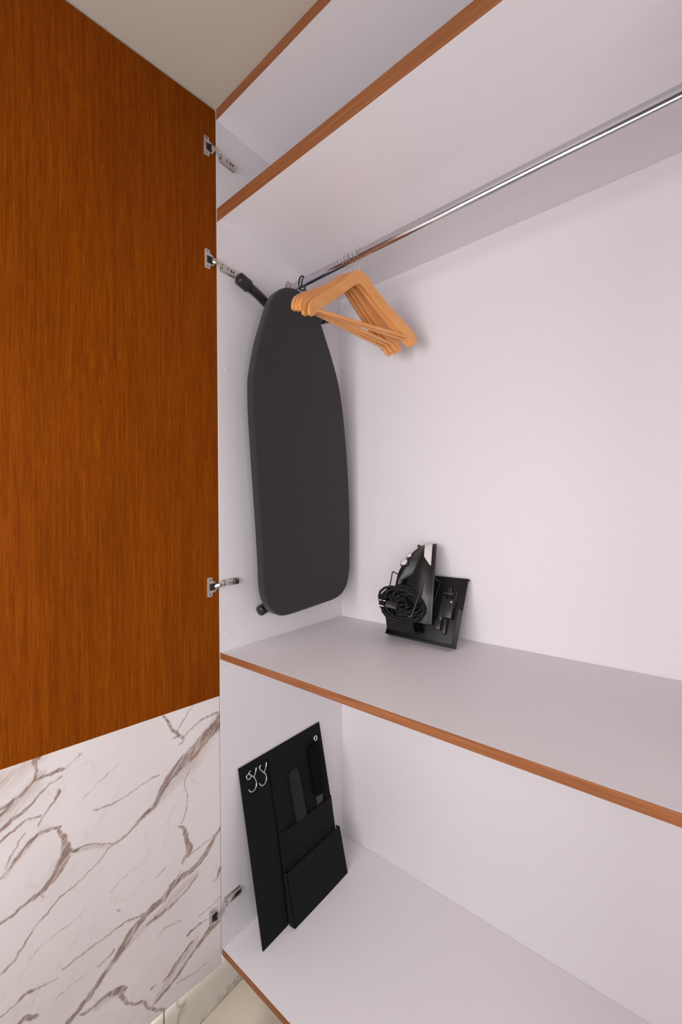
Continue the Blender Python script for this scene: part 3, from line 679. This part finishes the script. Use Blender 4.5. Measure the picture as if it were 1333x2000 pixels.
def pocket(c, bulge, name):                             # c: TL, TR, BR, BL in picture trace on the board plane
    tl, tr, br_, bl_ = [FP(*q, 0.002) for q in c]; t = bmesh.new(); nx, ny = 10, 6; fr = []; bk_ = []
    for j in range(ny+1):
        f, g = [], []
        for i in range(nx+1):
            a, b_ = i/nx, j/ny
            p = tl.lerp(tr, a).lerp(bl_.lerp(br_, a), b_)
            k = bulge*(1-b_*0.35)*(1-abs(2*a-1)**6)
            f.append(t.verts.new(p+FN*(k+0.003))); g.append(t.verts.new(p+FN*k))
        fr.append(f); bk_.append(g)
    for A, s in ((fr, 1), (bk_, -1)):
        for j in range(ny):
            for i in range(nx):
                q = (A[j][i], A[j][i+1], A[j+1][i+1], A[j+1][i]); t.faces.new(q if s > 0 else q[::-1])
    for i in range(nx):
        t.faces.new((fr[0][i], bk_[0][i], bk_[0][i+1], fr[0][i+1])); t.faces.new((fr[-1][i], fr[-1][i+1], bk_[-1][i+1], bk_[-1][i]))
    for j in range(ny):
        t.faces.new((fr[j][0], fr[j+1][0], bk_[j+1][0], bk_[j][0])); t.faces.new((fr[j][-1], bk_[j][-1], bk_[j+1][-1], fr[j+1][-1]))
    return obj(name, t, FELT, fo, 60)
pocket([(545, 1629), (646, 1553), (657, 1640), (556, 1722)], 0.008, 'upper_pocket')
# lower pocket stands proud as a flat box
dl = 0.026
q = [(560.5, 1709), (664, 1613.5), (680, 1706), (576.5, 1815)]
ptl = [FP(a, b_, dl) for a, b_ in q]
t = bmesh.new(); prism(t, ptl, -FN*0.003)
prism(t, [ptl[3], ptl[2], ptl[2]-FN*(dl-0.003), ptl[3]-FN*(dl-0.003)], FV*0.003)
prism(t, [ptl[1], ptl[2], ptl[2]-FN*(dl-0.003), ptl[1]-FN*(dl-0.010)], -FU*0.003)
prism(t, [ptl[0], ptl[3], ptl[3]-FN*(dl-0.003), ptl[0]-FN*(dl-0.010)], FU*0.003)
obj('lower_pocket', t, FELT, fo)
t = bmesh.new(); c0 = FP(616.5, 1441.5, 0.001); ring = [c0+(FU*math.cos(a)+FV*math.sin(a))*0.0070 for a in [2*math.pi*k/24 for k in range(24)]]
tube(t, ring, 0.0024, 8, True); obj('eyelet', t, WIRE, fo, 60)
t = bmesh.new(); disc(t, c0-FN*0.0008, FN, 0.0052, 0.0012, 18); obj('eyelet_hole', t, DARK, fo)
# wire S hooks on the organiser
def shook(strokes, lab, s=5.796):
    t = bmesh.new()
    for k, st in enumerate(strokes):
        n = len(st); tube(t, spline([FP(450+a/s, 1400+b_/s, 0.004+0.010*(d)) for a, b_, d in st], 5), 0.0015, 8)
    o = obj('wire_hook', t, WIRE, None, 60); tag(o, lab, 'hook', 'steel wire hooks on the felt organiser')
    me = o.data; c = sum((v.co for v in me.vertices), V())/len(me.vertices); me.transform(Matrix.Translation(-c)); o.location = c
shook([[(410, 515, 0.1), (403, 570, .2), (390, 612, .5), (382, 632, .5)], [(346, 548, .2), (334, 566, .1), (336, 592, .2), (362, 618, .4), (392, 640, .6), (408, 672, .7), (408, 710, .8), (390, 757, .9), (357, 780, 1), (325, 752, 1)]], 'right steel wire hook, beside the fold of the felt organiser')
shook([[(295, 575, 0.1), (288, 620, .2), (276, 660, .4), (268, 680, .5)], [(232, 612, .2), (214, 628, .1), (212, 646, .2), (240, 664, .4), (276, 694, .6), (295, 742, .7), (292, 792, .8), (270, 832, .9), (236, 851, 1), (205, 824, 1)], [(215, 650, .2), (190, 662, .3), (184, 686, .4), (200, 708, .5), (222, 700, .5), (240, 668, .5)]], 'left steel wire hook nearest the door edge, with a small ring')
# clothes brush and shoehorn in the pockets
def slab(name, lab, cat, A, B, width, thick, d0, mat, tip=None, handle=None):
    a = FP(*A, d0); b_ = FP(*B, d0); ax_ = (b_-a).normalized(); sd = ax_.cross(FN).normalized(); Ln = (b_-a).length
    root = thing(name, lab, cat, b_)
    t = bmesh.new(); 
    secs = []
    for u, wf in ((0.0, 0.55), (0.006, 0.86), (0.016, 1.0), (Ln-0.012, 1.0), (Ln, 0.9)):
        ring = []
        for k in range(16):
            an = 2*math.pi*k/16; cx = math.copysign(abs(math.cos(an))**0.45, math.cos(an)); cy = math.copysign(abs(math.sin(an))**0.45, math.sin(an))
            ring.append(a+ax_*u+sd*cx*width/2*wf+FN*(thick/2+cy*thick/2*wf))
        secs.append(ring)
    loft(t, secs); obj('head', t, mat, root, 50)
    t = bmesh.new(); frame_box(t, b_, (-0.002, handle or 0.06), (-width*0.30, width*0.30), (0.001, 0.005), ax_, sd, FN, 0.002); o = obj('handle', t, GREYPL, root, 40)
    return root
slab('clothes_brush', 'dark grey velour clothes brush, shorter and left of the two in the organiser', 'brush', (570.5, 1503), (589, 1604), 0.043, 0.011, 0.001, BRISTLE, handle=0.02)
FOAM = speck_mat('matte_black_foam', (0.0015, 0.0015, 0.0015, 1), 0.9, 0.15, 0.1, 600, 0.1)
slab('clothes_brush', 'taller matte black brush in the felt organiser, just below the metal eyelet', 'brush', (606, 1452), (621, 1546), 0.052, 0.022, 0.001, FOAM, handle=0.055)
